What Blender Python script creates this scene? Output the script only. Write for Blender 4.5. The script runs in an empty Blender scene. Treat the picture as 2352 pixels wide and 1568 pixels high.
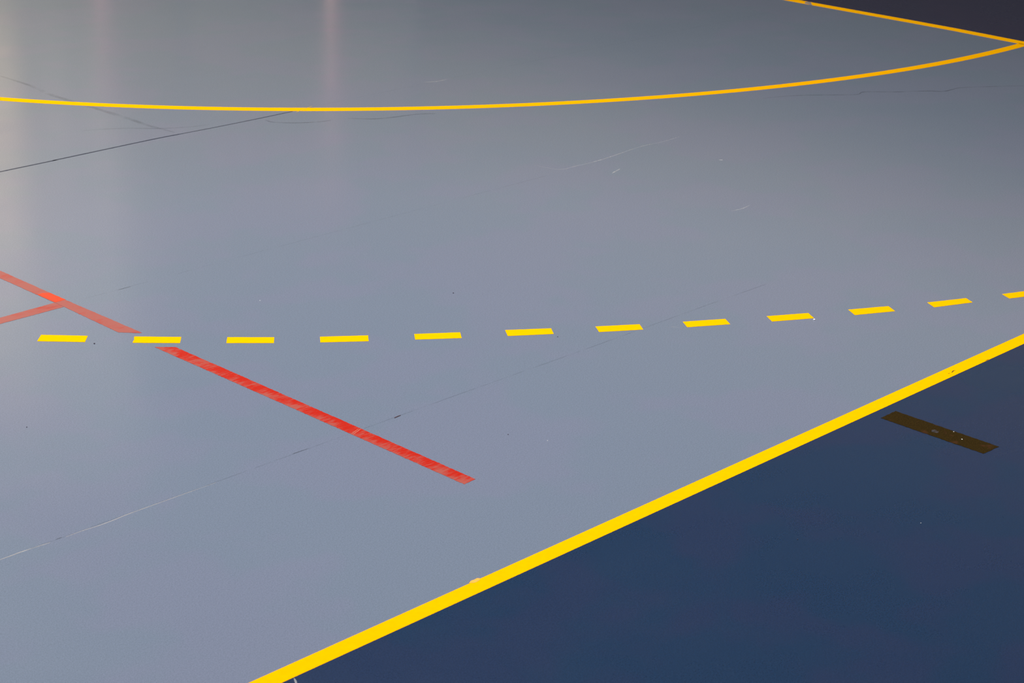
import bpy, math, random
from mathutils import Vector, Matrix, noise

random.seed(7)
S = bpy.context.scene
COL = S.collection

# ------------------------------------------------------------------ camera
CX, CY, CZ, YAW, PITCH, ROLL, FPX = -9.54391, -12.87914, 2.22556, 0.79607, 0.36336, 0.01873, 4486.15
fw = Vector((math.sin(YAW)*math.cos(PITCH), math.cos(YAW)*math.cos(PITCH), -math.sin(PITCH)))
rt0 = Vector((math.cos(YAW), -math.sin(YAW), 0)); up0 = rt0.cross(fw)
rt = math.cos(ROLL)*rt0 + math.sin(ROLL)*up0
up = -math.sin(ROLL)*rt0 + math.cos(ROLL)*up0
cam_d = bpy.data.cameras.new('camera'); cam = bpy.data.objects.new('camera', cam_d); COL.objects.link(cam)
m = Matrix((rt, up, -fw)).transposed().to_4x4(); m.translation = (CX, CY, CZ)
cam.matrix_world = m
cam_d.sensor_width = 36.0; cam_d.lens = 36.0*FPX/2352.0
cam_d.clip_start = 0.05; cam_d.clip_end = 200
cam_d.dof.use_dof = True; cam_d.dof.focus_distance = 6.3; cam_d.dof.aperture_fstop = 10.0
S.camera = cam

# ------------------------------------------------------------------ world, exposure, main lamps
w = bpy.data.worlds.new('world'); S.world = w; w.use_nodes = True
w.node_tree.nodes['Background'].inputs[0].default_value = (0.30, 0.38, 0.55, 1)
w.node_tree.nodes['Background'].inputs[1].default_value = 0.0
S.view_settings.view_transform = 'Standard'; S.view_settings.look = 'None'
S.view_settings.gamma = 1.0; S.view_settings.exposure = 0.0
S.view_settings.use_curve_mapping = False
S.cycles.use_denoising = True
S.cycles.sample_clamp_indirect = 4.0

LAMP_COL = (1.0, 0.97, 0.93)
def spot(name, loc, target, power, size, blend, rad=0.25, col=LAMP_COL):
    d = bpy.data.lights.new(name, 'SPOT'); d.energy = power; d.spot_size = math.radians(size)
    d.spot_blend = blend; d.shadow_soft_size = rad; d.color = col
    o = bpy.data.objects.new(name, d); COL.objects.link(o); o.location = loc
    o.rotation_euler = (Vector(target)-Vector(loc)).to_track_quat('-Z', 'Y').to_euler()
    return o
# (x, y, z), aim, watts, cone: unseen lamps added over this end, their falloff imitating lens vignetting
ADDED_LAMPS = [((-5.8, -8.8, 7.2), (-5.8, -8.8, 0), 2250, 160),
        ((-13.5, -8.5, 7.2), (-13.5, -8.5, 0), 200, 160),
        ((-6.2, -1.0, 7.2), (-6.2, -1.0, 0), 2600, 160),
        ((-13.5, -1.0, 7.2), (-13.5, -1.0, 0), 1700, 160),
        ((-0.6, 8.2, 7.2), (-0.6, 8.2, 0), 1300, 160)]  # warm lamp added to wash the end wall with a gradual glow
for L, T, P, Z in ADDED_LAMPS: spot('bay_lamp_light', (L[0], L[1], L[2]-0.20), T, P, Z, 0.3, 0.25, (1.0, 0.985, 0.96) if L[1] < -5 else (1.0, 0.96, 0.79))

# ------------------------------------------------------------------ helpers
def new_mat(name):
    mt = bpy.data.materials.new(name); mt.use_nodes = True
    nt = mt.node_tree; return mt, nt, nt.nodes['Principled BSDF']
def node(nt, t, **kw):
    n = nt.nodes.new(t)
    for k, v in kw.items(): setattr(n, k, v)
    return n
def lk(nt, a, b): nt.links.new(a, b)
def mixc(nt, fac, a, b, blend='MIX'):
    n = node(nt, 'ShaderNodeMix', data_type='RGBA', blend_type=blend)
    for sock, v in ((n.inputs[0], fac), (n.inputs[6], a), (n.inputs[7], b)):
        if hasattr(v, 'is_linked') or hasattr(v, 'links'): lk(nt, v, sock)
        else: sock.default_value = v if isinstance(v, float) else (*v, 1)
    return n.outputs[2]
def noise_tex(nt, scale, detail=2.0, rough=0.5, vec=None, stretch=None, rot=0.0):
    g = node(nt, 'ShaderNodeNewGeometry')
    src = g.outputs['Position']
    if stretch or rot:
        mp = node(nt, 'ShaderNodeMapping'); mp.inputs['Scale'].default_value = stretch or (1, 1, 1)
        mp.inputs['Rotation'].default_value = (0, 0, rot)
        lk(nt, src, mp.inputs['Vector']); src = mp.outputs[0]
    n = node(nt, 'ShaderNodeTexNoise'); n.inputs['Scale'].default_value = scale
    n.inputs['Detail'].default_value = detail; n.inputs['Roughness'].default_value = rough
    lk(nt, src, n.inputs['Vector']); return n.outputs['Fac']
def ramp(nt, fac, p0, p1, c0=(0, 0, 0), c1=(1, 1, 1)):
    r = node(nt, 'ShaderNodeValToRGB'); e = r.color_ramp.elements
    e[0].position = p0; e[1].position = p1; e[0].color = (*c0, 1); e[1].color = (*c1, 1)
    lk(nt, fac, r.inputs[0]); return r.outputs[0]
def bw(nt, c):
    n = node(nt, 'ShaderNodeRGBToBW'); lk(nt, c, n.inputs[0]); return n.outputs[0]

def simple(name, col, rough=0.5, spec=0.5, metal=0.0, grain=0.0, scale=40):
    mt, nt, b = new_mat(name)
    if grain:
        n = noise_tex(nt, scale, 3)
        c = ramp(nt, n, 0.3, 0.7, tuple(x*(1-grain) for x in col), tuple(min(1, x*(1+grain)) for x in col))
        lk(nt, c, b.inputs['Base Color'])
    else: b.inputs['Base Color'].default_value = (*col, 1)
    b.inputs['Roughness'].default_value = rough; b.inputs['Specular IOR Level'].default_value = spec
    b.inputs['Metallic'].default_value = metal
    return mt

def vinyl(name, col, grain, rough, tint, spec=0.5):
    """sports vinyl: plain colour, millimetre speckle, faint mottling, matt sheen"""
    mt, nt, b = new_mat(name)
    n = noise_tex(nt, 330, 2, 0.6)
    c = ramp(nt, n, 0.28, 0.72, tuple(x*(1-grain) for x in col), tuple(x*(1+grain) for x in col))
    n2 = noise_tex(nt, 150, 2, 0.6)
    c = mixc(nt, 1.0, c, ramp(nt, n2, 0.3, 0.7, (1-grain*0.5,)*3, (1, 1, 1)), 'MULTIPLY')
    m1 = noise_tex(nt, 1.9, 3, 0.6)
    c = mixc(nt, bw(nt, ramp(nt, m1, 0.47, 0.55)), c, mixc(nt, 1.0, c, tint, 'MULTIPLY'))
    lk(nt, c, b.inputs['Base Color'])
    b.inputs['Roughness'].default_value = rough
    # brushed wear varies the sheen a little
    r = noise_tex(nt, 2.6, 4, 0.6)
    mr = node(nt, 'ShaderNodeMapRange'); mr.inputs[3].default_value = rough-0.06; mr.inputs[4].default_value = rough+0.06
    lk(nt, r, mr.inputs[0]); lk(nt, mr.outputs[0], b.inputs['Roughness'])
    b.inputs['Specular IOR Level'].default_value = spec
    bp = node(nt, 'ShaderNodeBump'); bp.inputs['Strength'].default_value = 0.05; bp.inputs['Distance'].default_value = 0.0006
    lk(nt, n, bp.inputs['Height']); lk(nt, bp.outputs[0], b.inputs['Normal'])
    return mt

COURT = (0.170, 0.210, 0.297)
M_court = vinyl('court_vinyl', COURT, 0.16, 0.19, (1.05, 0.99, 1.02), 0.66)
M_blue = vinyl('blue_vinyl', (0.0115, 0.034, 0.087), 0.32, 0.28, (1.35, 0.96, 1.0))
M_end = vinyl('charcoal_vinyl', (0.027, 0.027, 0.066), 0.30, 0.28, (1.05, 0.98, 1.0))  # floor behind the goal line, duller and less blue than the side run-off

def yellow_mat():
    mt, nt, b = new_mat('yellow_line_paint')
    n = noise_tex(nt, 60, 3)
    c = ramp(nt, n, 0.35, 0.7, (0.99, 0.450, 0.0), (0.985, 0.475, 0.0))
    lk(nt, c, b.inputs['Base Color']); b.inputs['Roughness'].default_value = 0.5
    b.inputs['Specular IOR Level'].default_value = 0.0; b.inputs['IOR'].default_value = 1.02
    return mt
M_yellow = yellow_mat()

def red_mat(name, cover, strong=(0.455, 0.013, 0.005), weak=(0.37, 0.085, 0.070), edge=0.0):
    """worn red line paint: dense blots over a scrubbed, pinkish base, fine speckle of floor showing through"""
    mt, nt, b = new_mat(name)
    big = noise_tex(nt, 15, 3, 0.55, stretch=(0.9, 1.1, 1), rot=0.3)
    brush = noise_tex(nt, 60, 5, 0.7, stretch=(0.3, 2.2, 1))
    fine = noise_tex(nt, 380, 2, 0.8)
    a = node(nt, 'ShaderNodeMath', operation='ADD'); lk(nt, big, a.inputs[0]); lk(nt, brush, a.inputs[1])
    a2 = node(nt, 'ShaderNodeMath', operation='MULTIPLY_ADD'); lk(nt, fine, a2.inputs[0]); a2.inputs[1].default_value = 0.55
    lk(nt, a.outputs[0], a2.inputs[2])
    g = node(nt, 'ShaderNodeNewGeometry'); sx = node(nt, 'ShaderNodeSeparateXYZ'); lk(nt, g.outputs['Position'], sx.inputs[0])
    ed = node(nt, 'ShaderNodeMapRange'); lk(nt, sx.outputs[0], ed.inputs[0])          # scrubbed harder along one edge
    ed.inputs[1].default_value = -6.229; ed.inputs[2].default_value = -6.190; ed.inputs[3].default_value = -edge; ed.inputs[4].default_value = edge*0.5
    a3 = node(nt, 'ShaderNodeMath', operation='ADD'); lk(nt, a2.outputs[0], a3.inputs[0]); lk(nt, ed.outputs[0], a3.inputs[1]); a2 = a3
    mr = node(nt, 'ShaderNodeMapRange'); lk(nt, a2.outputs[0], mr.inputs[0])
    mr.inputs[1].default_value = 1.27 - cover - 0.11; mr.inputs[2].default_value = 1.27 - cover + 0.11
    c = mixc(nt, mr.outputs[0], weak, strong)
    sp = bw(nt, ramp(nt, fine, 0.60, 0.74))
    m2 = node(nt, 'ShaderNodeMath', operation='MULTIPLY'); lk(nt, sp, m2.inputs[0]); m2.inputs[1].default_value = 0.45
    c = mixc(nt, m2.outputs[0], c, (0.36, 0.20, 0.20))
    lk(nt, c, b.inputs['Base Color']); b.inputs['Roughness'].default_value = 0.42
    b.inputs['Specular IOR Level'].default_value = 0.3; b.inputs['IOR'].default_value = 1.3
    return mt
M_red = red_mat('worn_red_paint', 0.06, edge=0.12)
M_red_worn = red_mat('scrubbed_red_paint', -0.16, weak=(0.345, 0.100, 0.088), strong=(0.40, 0.045, 0.033))
M_red_fresh = simple('double_red_paint', (0.62, 0.045, 0.010), 0.42, 0.35, grain=0.06)

def mark_mat(name, col, alpha, scale=30, lo=0.35, hi=0.65):
    """a faint film lying on the floor; noise breaks it up"""
    mt, nt, b = new_mat(name)
    b.inputs['Base Color'].default_value = (*col, 1); b.inputs['Roughness'].default_value = 0.45
    b.inputs['Specular IOR Level'].default_value = 0.4
    tr = node(nt, 'ShaderNodeBsdfTransparent'); mx = node(nt, 'ShaderNodeMixShader')
    f = bw(nt, ramp(nt, noise_tex(nt, scale, 3), lo, hi))
    m2 = node(nt, 'ShaderNodeMath', operation='MULTIPLY'); lk(nt, f, m2.inputs[0]); m2.inputs[1].default_value = alpha
    lk(nt, m2.outputs[0], mx.inputs[0]); lk(nt, tr.outputs[0], mx.inputs[1]); lk(nt, b.outputs[0], mx.inputs[2])
    lk(nt, mx.outputs[0], nt.nodes['Material Output'].inputs[0])
    return mt
M_scuff = mark_mat('rubber_scuff', (0.03, 0.035, 0.045), 0.25, 14, 0.3, 0.6)
M_scuff_soft = mark_mat('soft_rubber_scuff', (0.03, 0.035, 0.045), 0.075, 9, 0.3, 0.65)
M_scratch = mark_mat('pale_scratch', (0.62, 0.62, 0.66), 0.34, 40, 0.3, 0.6)
M_seam_dark = mark_mat('dark_seam_dirt', (0.02, 0.03, 0.07), 0.78, 5, 0.05, 0.3)
M_seam_faint = mark_mat('faint_seam', (0.06, 0.08, 0.10), 0.075, 9, 0.38, 0.55)
M_seam_light = mark_mat('light_seam_weld', (0.62, 0.58, 0.58), 0.40, 14, 0.25, 0.5)

def mesh_obj(name, verts, faces, mat, parent=None, origin=None, smooth=False):
    o_ = Vector(origin) if origin else Vector((0, 0, 0))
    me = bpy.data.meshes.new(name); me.from_pydata([tuple(Vector(v)-o_) for v in verts], [], faces); me.update()
    if mat: me.materials.append(mat)
    ob = bpy.data.objects.new(name, me); COL.objects.link(ob); ob.location = o_
    if parent:
        ob.parent = parent; ob.location = o_ - parent.location
    if smooth:
        for p in me.polygons: p.use_smooth = True
    return ob
def tag(o, label=None, cat=None, group=None, kind=None):
    if label: o['label'] = label
    if cat: o['category'] = cat
    if group: o['group'] = group
    if kind: o['kind'] = kind
    return o
def centre(pts):
    n = len(pts); return (sum(p[0] for p in pts)/n, sum(p[1] for p in pts)/n, 0.0)
def slab(name, poly, z0, z1, mat, parent=None):
    """a thin film with the outline poly, counter clockwise"""
    a = sum(poly[i][0]*poly[(i+1) % len(poly)][1]-poly[(i+1) % len(poly)][0]*poly[i][1] for i in range(len(poly)))
    if a < 0: poly = poly[::-1]
    n = len(poly); v = [(x, y, z0) for x, y in poly]+[(x, y, z1) for x, y in poly]
    f = [list(range(n))[::-1], list(range(n, 2*n))]+[(i, (i+1) % n, n+(i+1) % n, n+i) for i in range(n)]
    c = centre(poly)
    return mesh_obj(name, v, f, mat, parent, (c[0], c[1], z0))
def strip(name, left, right, z0, z1, mat, parent=None):
    """a thin band between two matching rails"""
    n = len(left); v = []
    for (a, b) in zip(left, right):
        v += [(a[0], a[1], z0), (b[0], b[1], z0), (a[0], a[1], z1), (b[0], b[1], z1)]
    f = []
    for i in range(n-1):
        k = 4*i; f += [(k+2, k+3, k+7, k+6), (k, k+2, k+6, k+4), (k+1, k+5, k+7, k+3), (k, k+4, k+5, k+1)]
    f += [(0, 1, 3, 2), (4*n-4, 4*n-2, 4*n-1, 4*n-3)]
    mid = (left[n//2][0]+right[n//2][0])/2, (left[n//2][1]+right[n//2][1])/2
    return mesh_obj(name, v, f, mat, parent, (mid[0], mid[1], z0))
def smooth_path(pts, per=8):
    out = []
    for i in range(len(pts)-1):
        p0 = Vector(pts[max(i-1, 0)]); p1 = Vector(pts[i]); p2 = Vector(pts[i+1]); p3 = Vector(pts[min(i+2, len(pts)-1)])
        for k in range(per):
            t = k/per
            out.append(0.5*((2*p1)+(p2-p0)*t+(2*p0-5*p1+4*p2-p3)*t*t+(3*p1-p0-3*p2+p3)*t**3))
    out.append(Vector(pts[-1])); return out
def ribbon(name, pts, width, z1, mat, parent, taper=True, jitter=0.15, z0=0.0001):
    P = smooth_path(pts, 8) if len(pts) > 2 else [Vector(pts[0]).lerp(Vector(pts[1]), k/10) for k in range(11)]
    L, R = [], []; n = len(P)
    for i, p in enumerate(P):
        d = (P[min(i+1, n-1)]-P[max(i-1, 0)]); d = d.normalized() if d.length > 0 else Vector((1, 0))
        nn = Vector((-d.y, d.x)); t = i/(n-1)
        h = width/2*((math.sin(math.pi*min(max(t, 0.03), 0.97))**0.4) if taper else 1.0)*(1+jitter*random.uniform(-1, 1))
        L.append(p+nn*h); R.append(p-nn*h)
    return strip(name, L, R, z0, z1, mat, parent)
def box(v, f, x0, x1, y0, y1, z0, z1):
    k = len(v)
    v += [(x0, y0, z0), (x1, y0, z0), (x1, y1, z0), (x0, y1, z0), (x0, y0, z1), (x1, y0, z1), (x1, y1, z1), (x0, y1, z1)]
    f += [(k, k+3, k+2, k+1), (k+4, k+5, k+6, k+7), (k, k+1, k+5, k+4), (k+1, k+2, k+6, k+5), (k+2, k+3, k+7, k+6), (k+3, k, k+4, k+7)]
def box_obj(name, b, mat, parent=None):
    v, f = [], []; box(v, f, *b)
    return mesh_obj(name, v, f, mat, parent, ((b[0]+b[1])/2, (b[2]+b[3])/2, b[4]))
def empty(name, loc):
    o = bpy.data.objects.new(name, None); COL.objects.link(o); o.location = loc; return o

# ------------------------------------------------------------------ the hall
XE, XW, YN, YS, H = 3.2, -43.0, 13.0, -15.2, 8.6        # end wall, far end, far side, near side, ceiling
SL = 9.923                                              # half width of the court, outer edge of side line
floor = tag(box_obj('floor', (-40.0, 0.0, -SL, SL, -0.03, 0.0), M_court),
            'grey blue vinyl court surface inside the yellow boundary lines', kind='structure')
tag(box_obj('floor', (XW, XE, YS, -SL, -0.03, 0.0), M_blue),
    'dark blue vinyl run-off strip outside the side line', kind='structure')
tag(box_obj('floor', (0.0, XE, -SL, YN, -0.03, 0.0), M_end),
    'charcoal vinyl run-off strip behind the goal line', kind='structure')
tag(box_obj('floor', (XW, 0.0, SL, YN, -0.03, 0.0), M_blue),
    'dark blue vinyl run-off strip on the far side of the court', kind='structure')
tag(box_obj('floor', (XW, -40.0, -SL, SL, -0.03, 0.0), M_blue),
    'dark blue vinyl run-off strip at the other end of the court', kind='structure')

M_wall_dark = simple('beige_wall_plaster', (0.42, 0.33, 0.20), 0.85, 0.2, grain=0.08, scale=4)
M_wall_mid = simple('side_wall_plaster', (0.20, 0.19, 0.175), 0.85, 0.2, grain=0.05, scale=4)
M_ceiling = simple('ceiling_board', (0.10, 0.105, 0.115), 0.9, 0.2, grain=0.05, scale=3)
T = 0.3
# end wall is built round its openings
WZ0, WZ1 = 3.0, 8.2
OPEN = [(6.2, 8.2), (8.32, 12.6)]
v, f = [], []
yprev = YS
for (ya, yb) in OPEN:
    box(v, f, XE, XE+T, yprev, ya, 0, H)
    box(v, f, XE, XE+T, ya, yb, 0, WZ0); box(v, f, XE, XE+T, ya, yb, WZ1, H); yprev = yb
box(v, f, XE, XE+T, yprev, YN, 0, H)
tag(mesh_obj('wall_east', v, f, M_wall_dark, None, (XE, 0, 0)), kind='structure')
tag(box_obj('wall_north', (XW, XE+T, YN, YN+T, 0, H), M_wall_mid), kind='structure')
tag(box_obj('wall_south', (XW, XE+T, YS-T, YS, 0, H), M_wall_dark), kind='structure')
tag(box_obj('wall_west', (XW-T, XW, YS-T, YN+T, 0, H), M_wall_mid), kind='structure')
tag(box_obj('ceiling', (XW-T, XE+T, YS-T, YN+T, H, H+0.2), M_ceiling), kind='structure')

# unseen dark padding added along the end wall to darken the floor's reflection
M_pad = simple('charcoal_wall_padding', (0.06, 0.065, 0.08), 0.7, 0.3, grain=0.05, scale=4)
tag(box_obj('trim_1', (XE-0.06, XE-0.002, YS, YN, 0.002, 1.9), M_pad), kind='structure')

# tall warm windows; the narrower, dimmer one is added to widen the glow
M_frame = simple('window_frame_paint', (0.35, 0.34, 0.32), 0.4, 0.5)
def glow(name, col, st):
    mt, nt, b = new_mat(name)
    em = node(nt, 'ShaderNodeEmission'); em.inputs[0].default_value = (*col, 1); em.inputs[1].default_value = st
    lk(nt, em.outputs[0], nt.nodes['Material Output'].inputs[0]); return mt
fx0, fx1 = XE+0.05, XE+0.17
for i, ((ya, yb), col, st, nb) in enumerate(zip(OPEN, ((1.0, 0.82, 0.55), (1.0, 0.73, 0.42)), (0.66, 1.25), (2, 3))):
    v, f = [], []
    box(v, f, fx0, fx1, ya, ya+0.08, WZ0, WZ1); box(v, f, fx0, fx1, yb-0.08, yb, WZ0, WZ1)
    box(v, f, fx0, fx1, ya+0.08, yb-0.08, WZ0, WZ0+0.08); box(v, f, fx0, fx1, ya+0.08, yb-0.08, WZ1-0.08, WZ1)
    for k in range(1, nb):
        yy = ya+(yb-ya)*k/nb; box(v, f, fx0, fx1, yy-0.03, yy+0.03, WZ0+0.08, WZ1-0.08)
    win = tag(mesh_obj('window_%d' % (i+1), v, f, M_frame, None, (XE, ya, WZ0)), kind='structure')
    box_obj('pane', (XE+0.18, XE+0.20, ya, yb, WZ0, WZ1), glow('window_glass_%d' % (i+1), col, st), win)

# bodies of the added lamps under the ceiling
M_metal = simple('lamp_housing_metal', (0.45, 0.46, 0.48), 0.35, 0.5, 0.6)
mt, nt, b = new_mat('lamp_lens'); em = node(nt, 'ShaderNodeEmission'); em.inputs[0].default_value = (1, .98, .95, 1)
em.inputs[1].default_value = 6.0; lk(nt, em.outputs[0], nt.nodes['Material Output'].inputs[0]); M_lens = mt
def ring(cx, cy, r, z, n=28): return [(cx+r*math.cos(2*math.pi*k/n), cy+r*math.sin(2*math.pi*k/n), z) for k in range(n)]
def lathe(name, cx, cy, prof, mat, parent, n=28, cap=True):
    v, f = [], []
    for r, z in prof: v += ring(cx, cy, r, z, n)
    for i in range(len(prof)-1):
        for k in range(n):
            k2 = (k+1) % n; f.append((i*n+k, i*n+k2, (i+1)*n+k2, (i+1)*n+k))
    if cap: f += [list(range(n))[::-1], list(range((len(prof)-1)*n, len(prof)*n))]
    return mesh_obj(name, v, f, mat, parent, (cx, cy, prof[0][1]), smooth=False)
for i, (L, T_, P, Z) in enumerate(ADDED_LAMPS):
    e = tag(empty('ceiling_lamp', (L[0], L[1], H)),
            ['round metal high bay lamp above the near corner of the court', 'round metal high bay lamp above the near side line, away from the goal',
             'round metal high bay lamp above the middle of the goal area', 'round metal high bay lamp above the middle of the court',
             'round metal high bay lamp near the tall window beyond the goal'][i], 'lamp', 'high bay lamps under the ceiling')
    lathe('housing', L[0], L[1], [(0.33, L[2]-0.12), (0.35, L[2]-0.10), (0.30, L[2]+0.10), (0.14, L[2]+0.22), (0.12, L[2]+0.34)], M_metal, e)
    lathe('lens', L[0], L[1], [(0.29, L[2]-0.135), (0.29, L[2]-0.121)], M_lens, e)
    lathe('rod', L[0], L[1], [(0.015, L[2]+0.341), (0.015, H)], M_metal, e, 10)

# ------------------------------------------------------------------ yellow lines
LZ = 0.0005
gx = lambda y: 0.0                                                   # outer edge of goal line
GO = [(0.0, -SL), (0.0, -7.43), (0.010, -7.2), (0.018, -7.0), (0.018, -6.7), (0.012, -6.3), (0.006, -5.89), (0.003, -5.0), (0.0, -3.0), (0.0, SL)]
GI = [(x-(0.070 if -7.9 < y < -5.0 else 0.058), y) for x, y in GO]
GI[1] = (-0.070, -7.43)
yl = [(a[0], a[1]) for a in GI]
goal_line = strip('goal_line', [Vector(p) for p in GI], [Vector(p) for p in GO], 0.0, LZ, M_yellow)
tag(goal_line, 'straight yellow goal line bordering the dark floor at the top right', 'court line', 'solid yellow court lines')
# where the vinyl seam crosses it the paint has come away
M_bare = simple('bare_grey_patch', (0.30, 0.25, 0.24), 0.5, 0.3, grain=0.2, scale=120)
slab('worn_spot', [(-0.066, -6.030), (-0.050, -5.975), (-0.010, -5.950), (0.009, -5.958), (-0.004, -5.990), (-0.036, -6.012), (-0.060, -6.040)], LZ, LZ+0.0002, M_bare, goal_line)['label'] = 'pale worn spot'

n = 60
SI = [Vector((-40+40*k/n, -SL+0.0495)) for k in range(n)]+[Vector((-0.058, -SL+0.0495))]
SO = [Vector((-40+40*k/n, -SL)) for k in range(n)]+[Vector((-0.058, -SL))]
side_line = strip('side_line', SI, SO, 0.0, LZ, M_yellow)
tag(side_line, 'wide straight yellow side line between grey court and dark blue floor', 'court line', 'solid yellow court lines')
M_chip = simple('peeled_yellow', (0.97, 0.43, 0.07), 0.5, 0.2, grain=0.1, scale=150)
slab('peeled_chip', [(-6.6045, -9.8714), (-6.5929, -9.8665), (-6.5829, -9.8680), (-6.5736, -9.8670), (-6.5682, -9.8712), (-6.5729, -9.8780), (-6.585, -9.8805), (-6.5960, -9.8790)], LZ, LZ+0.0003, M_chip, side_line)['label'] = 'peeling orange chip at the inner edge'
M_nick = simple('dark_nick', (0.05, 0.035, 0.01), 0.6, 0.2)
ribbon('nick', [(-4.5482, -9.9044), (-4.5299, -9.8989), (-4.5238, -9.9021)], 0.0035, LZ+0.0002, M_nick, side_line, z0=LZ)
ribbon('nick', [(-4.5626, -9.9011), (-4.5554, -9.9027)], 0.0022, LZ+0.0002, M_nick, side_line, z0=LZ)
ribbon('nick', [(-4.3799, -9.9205), (-4.3617, -9.9205)], 0.0025, LZ+0.0002, M_nick, side_line, z0=LZ)

# goal area arc: quarter circle, 3 m straight, quarter circle
AC = [-0.60538, 0.00204, 0.0135, 0.01398, 5.98333]
def rad(th):
    t = min(max(th, 0.60), 1.56)-1.1; r = 0
    for c in AC: r = r*t+c
    return r
def arc_pts(off):
    P = []
    k = 0; N = 120
    th1 = 1.5605
    for k in range(N+1):
        th = th1*(1-k/N)
        r = rad(th); 
        if th < 0.6: r = r*(th/0.6)+5.975*(1-th/0.6)
        r += off
        P.append(Vector((-r*math.cos(th), -1.5-r*math.sin(th))))
    r = 5.975+off
    P[-1] = Vector((-r, -1.5))
    for k in range(1, N+1):
        th = 1.5605*k/N; P.append(Vector((-r*math.cos(th), 1.5+r*math.sin(th))))
    return P
arc = strip('goal_area_line', arc_pts(0.030), arc_pts(-0.030), 0.0, LZ, M_yellow)
tag(arc, 'solid yellow curved line sweeping across the grey floor', 'court line', 'solid yellow court lines')
M_ydark = simple('shadowed_yellow_seam', (0.62, 0.42, 0.02), 0.5, 0.2)  # darker yellow where the floor seam crosses the line
ribbon('seam', [(-3.99, -6.026), (-3.93, -6.004), (-3.86, -5.985)], 0.004, LZ+0.0002, M_ydark, arc, z0=LZ)

# dashed free throw line
DASH = [[[-6.4287,-7.7233],[-6.3248,-7.8311],[-6.3629,-7.872],[-6.4689,-7.764]],[[-6.2198,-7.9361],[-6.1124,-8.0401],[-6.148,-8.0816],[-6.2567,-7.979]],
[[-6.0059,-8.1406],[-5.8962,-8.2425],[-5.9299,-8.2822],[-6.0405,-8.1805]],[[-5.7859,-8.3374],[-5.664,-8.4327],[-5.6976,-8.473],[-5.8179,-8.3773]],
[[-5.5467,-8.5236],[-5.4266,-8.6122],[-5.4588,-8.6541],[-5.5785,-8.5633]],[[-5.3044,-8.6965],[-5.1819,-8.7869],[-5.2132,-8.8284],[-5.3364,-8.7412]],
[[-5.062,-8.8731],[-4.939,-8.9575],[-4.9676,-8.999],[-5.0914,-8.9167]],[[-4.8156,-9.0386],[-4.6892,-9.1171],[-4.7174,-9.1607],[-4.8439,-9.0827]],
[[-4.5662,-9.1944],[-4.4373,-9.2709],[-4.4646,-9.3143],[-4.5939,-9.239]],[[-4.3094,-9.3419],[-4.1791,-9.4146],[-4.2041,-9.4593],[-4.3371,-9.3892]],
[[-4.0486,-9.4839],[-3.9106,-9.5498],[-3.9312,-9.5894],[-4.0721,-9.5279]],[[-3.7801,-9.6117],[-3.6430,-9.6720],[-3.6640,-9.7160],[-3.8014,-9.6545]]]
DL = ['yellow floor dash left of the gap in the red line, first from the left',
      'yellow floor dash lying in the gap between the two red line pieces',
      'yellow floor dash just right of the gap in the red line, third from left',
      'yellow floor dash, fourth from the left along the dashed line',
      'yellow floor dash, fifth from the left along the dashed line',
      'yellow floor dash, sixth from the left along the dashed line',
      'yellow floor dash, seventh from the left along the dashed line',
      'yellow floor dash, eighth from the left along the dashed line',
      'yellow floor dash with a white crumb at its lower right corner',
      'yellow floor dash, third from the right end of the dashed line',
      'whole yellow floor dash nearest the right edge of the photo',
      'yellow floor dash cut off by the right edge of the photo']
for q, lab in zip(DASH, DL):
    P = []
    for i in range(4):
        a, b_ = Vector(q[i]), Vector(q[(i+1) % 4])
        m_ = 12 if i % 2 == 0 else 4
        for k in range(m_):
            p = a.lerp(b_, k/m_)
            if 0 < k: p += Vector((random.uniform(-1, 1), random.uniform(-1, 1)))*0.0004
            P.append((p.x, p.y))
    if lab.startswith('yellow floor dash lying'):
        # small nick in the left end
        P[-2] = (P[-2][0]+0.003, P[-2][1]-0.001)
    tag(slab('line_dash', P, 0.0, LZ, M_yellow), lab, 'line dash', 'dashes of the dashed yellow line')

# ------------------------------------------------------------------ worn red lines
def rough_poly(pts, step=0.006, amp=0.0009, seed=0):
    P = []; random.seed(seed)
    for i in range(len(pts)):
        a, b_ = Vector(pts[i]), Vector(pts[(i+1) % len(pts)])
        d = b_-a; L_ = d.length; nn = Vector((-d.y, d.x)).normalized(); m_ = max(1, int(L_/step))
        for k in range(m_):
            p = a.lerp(b_, k/m_)
            if k: p += nn*(amp*random.uniform(-1, 1)+amp*0.8*noise.noise(Vector((p.x*30, p.y*30, seed))))
            P.append((p.x, p.y))
    return P
red1 = slab('red_line', rough_poly([(-6.182, -6.0), (-6.1855, -7.08), (-6.187, -7.494), (-6.182, -7.9245), (-6.1904, -7.9212), (-6.2355, -7.8712), (-6.229, -7.545), (-6.229, -6.0)], seed=1), 0.0, LZ, M_red_worn)
tag(red1, 'scrubbed red floor line piece above the dashed yellow line, running off the left edge', 'red line', 'worn red floor lines')
slab('overpainted_patch', rough_poly([(-6.2280, -7.385), (-6.205, -7.383), (-6.1865, -7.4006), (-6.1860, -7.4920), (-6.2270, -7.4935)], 0.005, 0.0007, 4), LZ, LZ+0.0003, M_red_fresh, red1)['label'] = 'bright orange red patch of double paint'
red2 = slab('red_line', rough_poly([(-6.1795, -8.101), (-6.1775, -8.8), (-6.1770, -9.455), (-6.2220, -9.4585), (-6.2240, -8.8), (-6.2280, -8.056), (-6.2150, -8.0680)], seed=2), 0.0, LZ, M_red)
tag(red2, 'long vivid red floor line piece below the dashed yellow line, with a square end', 'red line', 'worn red floor lines')
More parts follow.
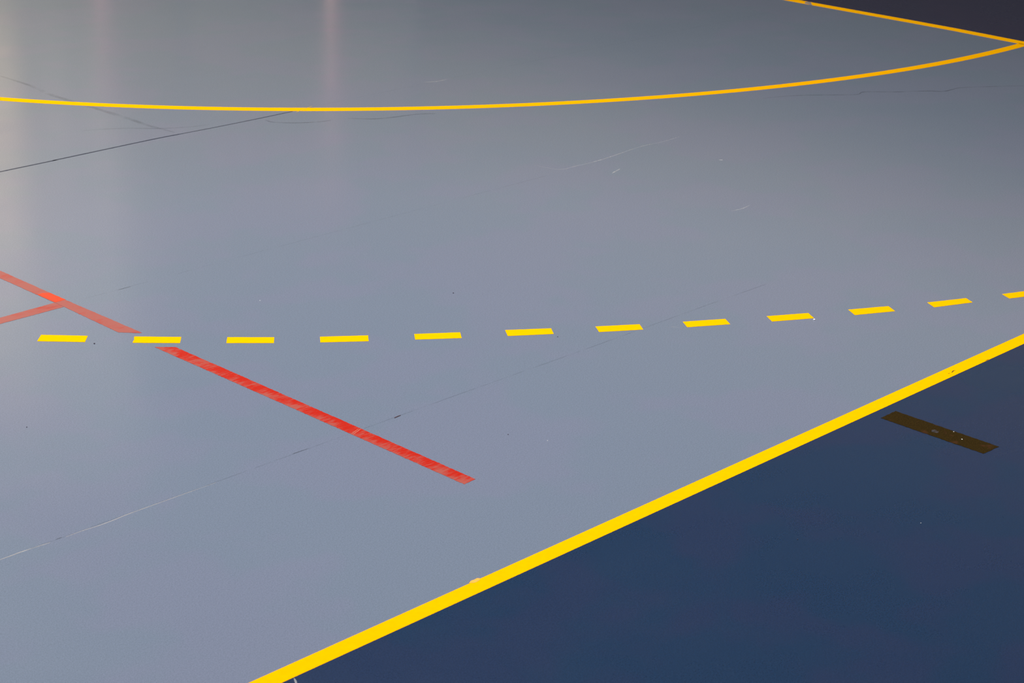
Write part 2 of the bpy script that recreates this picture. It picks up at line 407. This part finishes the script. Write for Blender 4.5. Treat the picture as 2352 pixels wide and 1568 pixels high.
for a, b_ in (((-6.224, -9.0035), (-6.178, -8.987)), ((-6.222, -8.996), (-6.185, -8.983))):
    ribbon('scratch', [a, b_], 0.0016, LZ+0.0002, simple('pink_scratch', (0.62, 0.22, 0.16), 0.5, 0.3), red2, z0=LZ)
red3 = slab('red_line', rough_poly([(-9.6, -7.498), (-6.441, -7.498), (-6.2305, -7.493), (-6.2305, -7.549), (-6.471, -7.549), (-9.6, -7.549)], seed=3), 0.0, LZ, M_red_worn)
tag(red3, 'thin scrubbed red floor line branching off to the left edge', 'red line', 'worn red floor lines')

# ------------------------------------------------------------------ brown tape on the dark floor
def tape_mat():
    mt, nt, b = new_mat('brown_tape')
    n1 = noise_tex(nt, 260, 3, 0.7)
    c = ramp(nt, n1, 0.3, 0.75, (0.016, 0.010, 0.0035), (0.044, 0.027, 0.007))
    n2 = noise_tex(nt, 22, 3)
    c = mixc(nt, bw(nt, ramp(nt, n2, 0.58, 0.72)), c, (0.060, 0.024, 0.012))
    lk(nt, c, b.inputs['Base Color']); b.inputs['Roughness'].default_value = 0.8; b.inputs['Specular IOR Level'].default_value = 0.05; b.inputs['IOR'].default_value = 1.2
    return mt
tp = slab('tape_strip', rough_poly([(-5.0140, -9.9619), (-4.9362, -9.9614), (-4.9386, -10.314), (-5.0148, -10.3096)], 0.008, 0.0011, 9), 0.0, 0.0006, tape_mat())
tag(tp, 'short dark brown strip of tape on the dark blue floor below the side line', 'tape')
def blob(name, x, y, r, z0, z1, mat, parent=None, n=12, sq=1.0, seed=0):
    random.seed(seed)
    P = [(x+r*random.uniform(.7, 1.1)*math.cos(2*math.pi*k/n), y+sq*r*random.uniform(.7, 1.1)*math.sin(2*math.pi*k/n)) for k in range(n)]
    return slab(name, P, z0, z1, mat, parent)
M_pale = mark_mat('pale_smudge_film', (0.22, 0.22, 0.28), 0.40, 90, 0.35, 0.7)
blob('smudge', -4.9788, -10.1266, 0.012, 0.0006, 0.0007, M_pale, tp, seed=3)['label'] = 'pale grey smudge'
M_white = simple('white_chip', (0.85, 0.86, 0.88), 0.5, 0.4)
blob('fleck', -4.9424, -10.1656, 0.0020, 0.0006, 0.0010, M_white, tp, 7, seed=4)['label'] = 'tiny white fleck'
blob('fleck', -4.972, -10.2127, 0.0024, 0.0006, 0.0010, M_white, tp, 7, seed=5)['label'] = 'tiny white fleck'

# ------------------------------------------------------------------ seams, scuffs and scratches of the vinyl
Z1 = 0.00018
def part_label(o, t): o['label'] = t; return o
part_label(ribbon('seam', [(-12, -5.997), (-8, -5.996), (-5.52, -5.994), (-5.2355, -5.991), (-4.7794, -5.985), (-4.62, -5.990)], 0.0105, Z1, M_seam_dark, floor, taper=False, jitter=0.05), 'dark open seam')
ribbon('seam', [(-4.62, -5.990), (-4.4358, -5.998), (-4.20, -6.002), (-3.99, -6.001)], 0.008, Z1, mark_mat('dark_seam_fading', (0.02, 0.03, 0.07), 0.42, 5, 0.0, 0.3), floor, taper=False, jitter=0.05)
ribbon('seam', [(-3.85, -5.995), (-2.0, -5.997), (-0.07, -5.998)], 0.002, Z1, M_seam_faint, floor, taper=False)
for ys, xs in ((-7.525, (-9.0, -6.24)), (-7.525, (-6.17, -3.9))):
    ribbon('seam', [(xs[0], ys), ((xs[0]+xs[1])/2, ys+0.003), (xs[1], ys)], 0.0022, Z1, M_seam_faint, floor, taper=False)
ribbon('seam', [(-6.0024, -7.5271), (-5.9758, -7.5271), (-5.949, -7.5271)], 0.003, Z1+0.00004, M_scuff, floor)
ribbon('seam', [(-8.5, -8.994), (-7.0, -8.994), (-6.23, -8.991)], 0.0030, Z1, M_seam_faint, floor, taper=False)
ribbon('seam', [(-6.17, -8.991), (-5.8, -8.990), (-5.25, -8.992), (-4.72, -8.989), (-4.3, -8.99)], 0.0036, Z1, M_seam_faint, floor, taper=False)
part_label(ribbon('seam', [(-7.75, -8.994), (-7.3562, -8.994), (-7.3065, -8.993), (-7.2586, -8.995), (-7.2159, -8.998)], 0.0032, Z1+0.00004, M_seam_light, floor), 'pale welded stretch of seam')
ribbon('seam', [(-7.17, -8.998), (-7.12, -8.997), (-7.0773, -9.0005), (-7.0275, -8.9995), (-6.9802, -8.996), (-6.85, -8.9955), (-6.70, -8.996)], 0.0024, Z1+0.00004, M_seam_light, floor)
ribbon('seam', [(-7.1958, -8.9925), (-7.1794, -8.9938)], 0.0032, Z1+0.00008, M_scuff, floor)
ribbon('seam', [(-6.4313, -8.9895), (-6.4042, -8.9906), (-6.3751, -8.9913)], 0.003, Z1+0.00008, M_scuff, floor)

SC = [('scuff_mark', [(-4.6176, -4.35), (-4.6124, -4.7083), (-4.6208, -4.8551), (-4.6396, -4.978), (-4.64, -5.1256), (-4.6315, -5.398), (-4.6289, -5.6345), (-4.6339, -5.7751), (-4.6237, -5.8757), (-4.6191, -5.9501)], 0.026, M_scuff_soft),
      ('scuff_mark', [(-4.9008, -5.6616), (-4.7983, -5.7117), (-4.7202, -5.7654), (-4.622, -5.8569), (-4.5031, -5.921), (-4.4221, -5.941)], 0.014, M_scuff_soft),
      ('scuff_mark', [(-4.1843, -6.0463), (-4.1766, -6.1053), (-4.0965, -6.1862), (-4.008, -6.2327), (-3.9633, -6.2406)], 0.008, M_scuff),
      ('scuff_mark', [(-3.8834, -6.2686), (-3.7996, -6.3529), (-3.7113, -6.388), (-3.5909, -6.4187), (-3.5251, -6.4656)], 0.008, M_scuff),
      ('scuff_mark', [(-2.1375, -7.2862), (-1.9693, -7.3584), (-1.8033, -7.4867), (-1.7231, -7.5425), (-1.6502, -7.5372), (-1.5309, -7.6412), (-1.4012, -7.7302), (-1.3509, -7.786), (-1.2851, -7.7952), (-1.2155, -7.8012), (-1.0886, -7.8811), (-0.935, -7.9902)], 0.007, M_scuff),
      ('scratch', [(-3.8096, -7.3797), (-3.7814, -7.4943), (-3.698, -7.506), (-3.5688, -7.5118), (-3.4634, -7.5038), (-3.2538, -7.4809), (-3.1207, -7.4916), (-2.9939, -7.4846)], 0.0040, M_scratch),
      ('scratch', [(-3.6593, -7.6828), (-3.6237, -7.6703), (-3.5851, -7.6602)], 0.007, M_scratch),
      ('scratch', [(-3.1595, -7.848), (-3.151, -7.8602)], 0.0035, simple('white_scrape', (0.6, 0.6, 0.62), 0.5, 0.4)),
      ('scratch', [(-3.7135, -8.3551), (-3.661, -8.3631), (-3.6282, -8.3611), (-3.5918, -8.3541)], 0.0038, M_scratch),
      ('scratch', [(-4.8800, -9.0450), (-4.8736, -9.0503), (-4.8678, -9.0641), (-4.8667, -9.0706)], 0.0024, M_scratch),
      ('scratch', [(-3.1411, -5.9745), (-3.0817, -6.0017), (-2.9996, -5.9991)], 0.006, M_scratch)]
for i, (nm, P, wd, mt) in enumerate(SC):
    ribbon(nm, P, wd, Z1+0.00006+i*0.00001, mt, floor)
ribbon('scratch', [(-7.1924, -9.9263), (-7.1959, -9.9347), (-7.2055, -9.9509), (-7.2249, -9.9776)], 0.0045, Z1, M_scratch, bpy.data.objects['floor.001'])

# ------------------------------------------------------------------ crumbs and bits of dirt
M_dirt = simple('dark_dirt', (0.06, 0.05, 0.075), 0.8, 0.2)
def crumb(name, x, y, r, mat, label, cat, seed):
    random.seed(seed); v = []; f = []
    n = 9
    for j, (rr, z) in enumerate(((0.8, 0.0), (1.0, 0.45), (0.6, 0.9))):
        for k in range(n):
            a = 2*math.pi*k/n; q = rr*random.uniform(0.75, 1.1)
            v.append((x+r*q*math.cos(a), y+r*q*math.sin(a), r*z))
    for j in range(2):
        for k in range(n): f.append((j*n+k, j*n+(k+1) % n, (j+1)*n+(k+1) % n, (j+1)*n+k))
    f += [list(range(n))[::-1], list(range(2*n, 3*n))]
    return tag(mesh_obj(name, v, f, mat, None, (x, y, 0)), label, cat, 'crumbs and specks on the floor')
crumb('dirt_crumb', -6.3495, -7.9042, 0.0029, M_dirt, 'dark crumb on the grey floor between the first two yellow dashes', 'crumb', 1)
crumb('white_crumb', -4.4769, -9.3241, 0.0042, M_white, 'white crumb at the lower right corner of a yellow dash', 'crumb', 2)
crumb('dirt_crumb', -6.865, -8.3332, 0.0020, M_dirt, 'tiny dark speck low on the grey floor near the left edge', 'crumb', 3)
crumb('dirt_crumb', -5.1792, -8.3207, 0.0025, M_dirt, 'tiny dark speck on the grey floor above the fifth yellow dash', 'crumb', 4)
crumb('dirt_crumb', -5.223, -8.8556, 0.0020, M_dirt, 'tiny dark speck below the right end of the sixth yellow dash', 'crumb', 5)
crumb('dirt_crumb', -5.8996, -9.3031, 0.0019, M_dirt, 'tiny dark speck right of the long red line, above its square end', 'crumb', 6)
crumb('white_crumb', -5.8484, -9.4095, 0.0015, M_white, 'tiny white speck on the grey floor right of the square red line end', 'crumb', 7)
crumb('white_crumb', -5.7134, -7.9376, 0.0018, M_white, 'tiny white speck on the grey floor above the third yellow dash', 'crumb', 8)
crumb('dirt_crumb', -5.8325, -10.2765, 0.0020, M_dirt, 'tiny black speck in the middle of the dark blue floor', 'crumb', 9)
crumb('white_crumb', -5.5205, -10.4389, 0.0011, M_white, 'tiny white speck on the dark blue floor below the brown tape', 'crumb', 10)
hr = ribbon('plant_fibre', [(-6.056, -8.994), (-6.048, -8.9925), (-6.0296, -8.9912)], 0.0031, 0.0015, simple('fibre_brown', (0.09, 0.055, 0.07), 0.8, 0.2), None)
tag(hr, 'short dark fibre on the grey floor right of the long red line', 'fibre')

# ------------------------------------------------------------------ the goal, seen only as a reflection in the floor
def stripe_mat(name, axis):
    mt, nt, b = new_mat(name)
    g = node(nt, 'ShaderNodeNewGeometry'); s = node(nt, 'ShaderNodeSeparateXYZ'); lk(nt, g.outputs['Position'], s.inputs[0])
    a = node(nt, 'ShaderNodeMath', operation='MULTIPLY_ADD'); lk(nt, s.outputs[axis], a.inputs[0]); a.inputs[1].default_value = 2.5; a.inputs[2].default_value = 10.0
    fr = node(nt, 'ShaderNodeMath', operation='FRACT'); lk(nt, a.outputs[0], fr.inputs[0])
    gt = node(nt, 'ShaderNodeMath', operation='GREATER_THAN'); lk(nt, fr.outputs[0], gt.inputs[0]); gt.inputs[1].default_value = 0.5
    lk(nt, mixc(nt, gt.outputs[0], (0.85, 0.07, 0.04), (0.92, 0.92, 0.90)), b.inputs['Base Color'])
    b.inputs['Roughness'].default_value = 0.35; return mt
M_sz, M_sy = stripe_mat('striped_post_paint', 2), stripe_mat('striped_crossbar_paint', 1)
goal = tag(empty('handball_goal', (0, 0, 0)), 'red and white striped goal frame with net on the goal line', 'goal')
box_obj('post', (-0.058, 0.022, -1.64, -1.56, LZ, 2.08), M_sz, goal)
box_obj('post', (-0.058, 0.022, 1.46, 1.54, LZ, 2.08), M_sz, goal)
box_obj('crossbar', (-0.058, 0.022, -1.559, 1.459, 2.0, 2.08), M_sy, goal)
M_bar = simple('goal_rear_steel', (0.5, 0.5, 0.52), 0.4, 0.5, 0.7)
v, f = [], []
for y in (-1.605, 1.495):
    box(v, f, 0.023, 0.80, y-0.015, y+0.025, 1.98, 2.02); box(v, f, 0.80, 0.84, y-0.015, y+0.025, 0.04, 2.02); box(v, f, 0.023, 1.05, y-0.015, y+0.025, 0.001, 0.04)
box(v, f, 1.01, 1.05, -1.579, 1.479, 0.001, 0.04)
mesh_obj('rear_frame', v, f, M_bar, goal, (0.5, 0, 0))
v, f = [], []
t = 0.0018; k = 0
y = -1.5
while y <= 1.5: box(v, f, 0.90-t, 0.90+t, y-t, y+t, 0.045, 1.95); y += 0.1
z = 0.1
while z < 1.95: box(v, f, 0.90-t, 0.90+t, -1.5, 1.5, z-t, z+t); z += 0.1
mesh_obj('net', v, f, simple('net_cord', (0.7, 0.7, 0.7), 0.8), goal, (0.9, 0, 0))
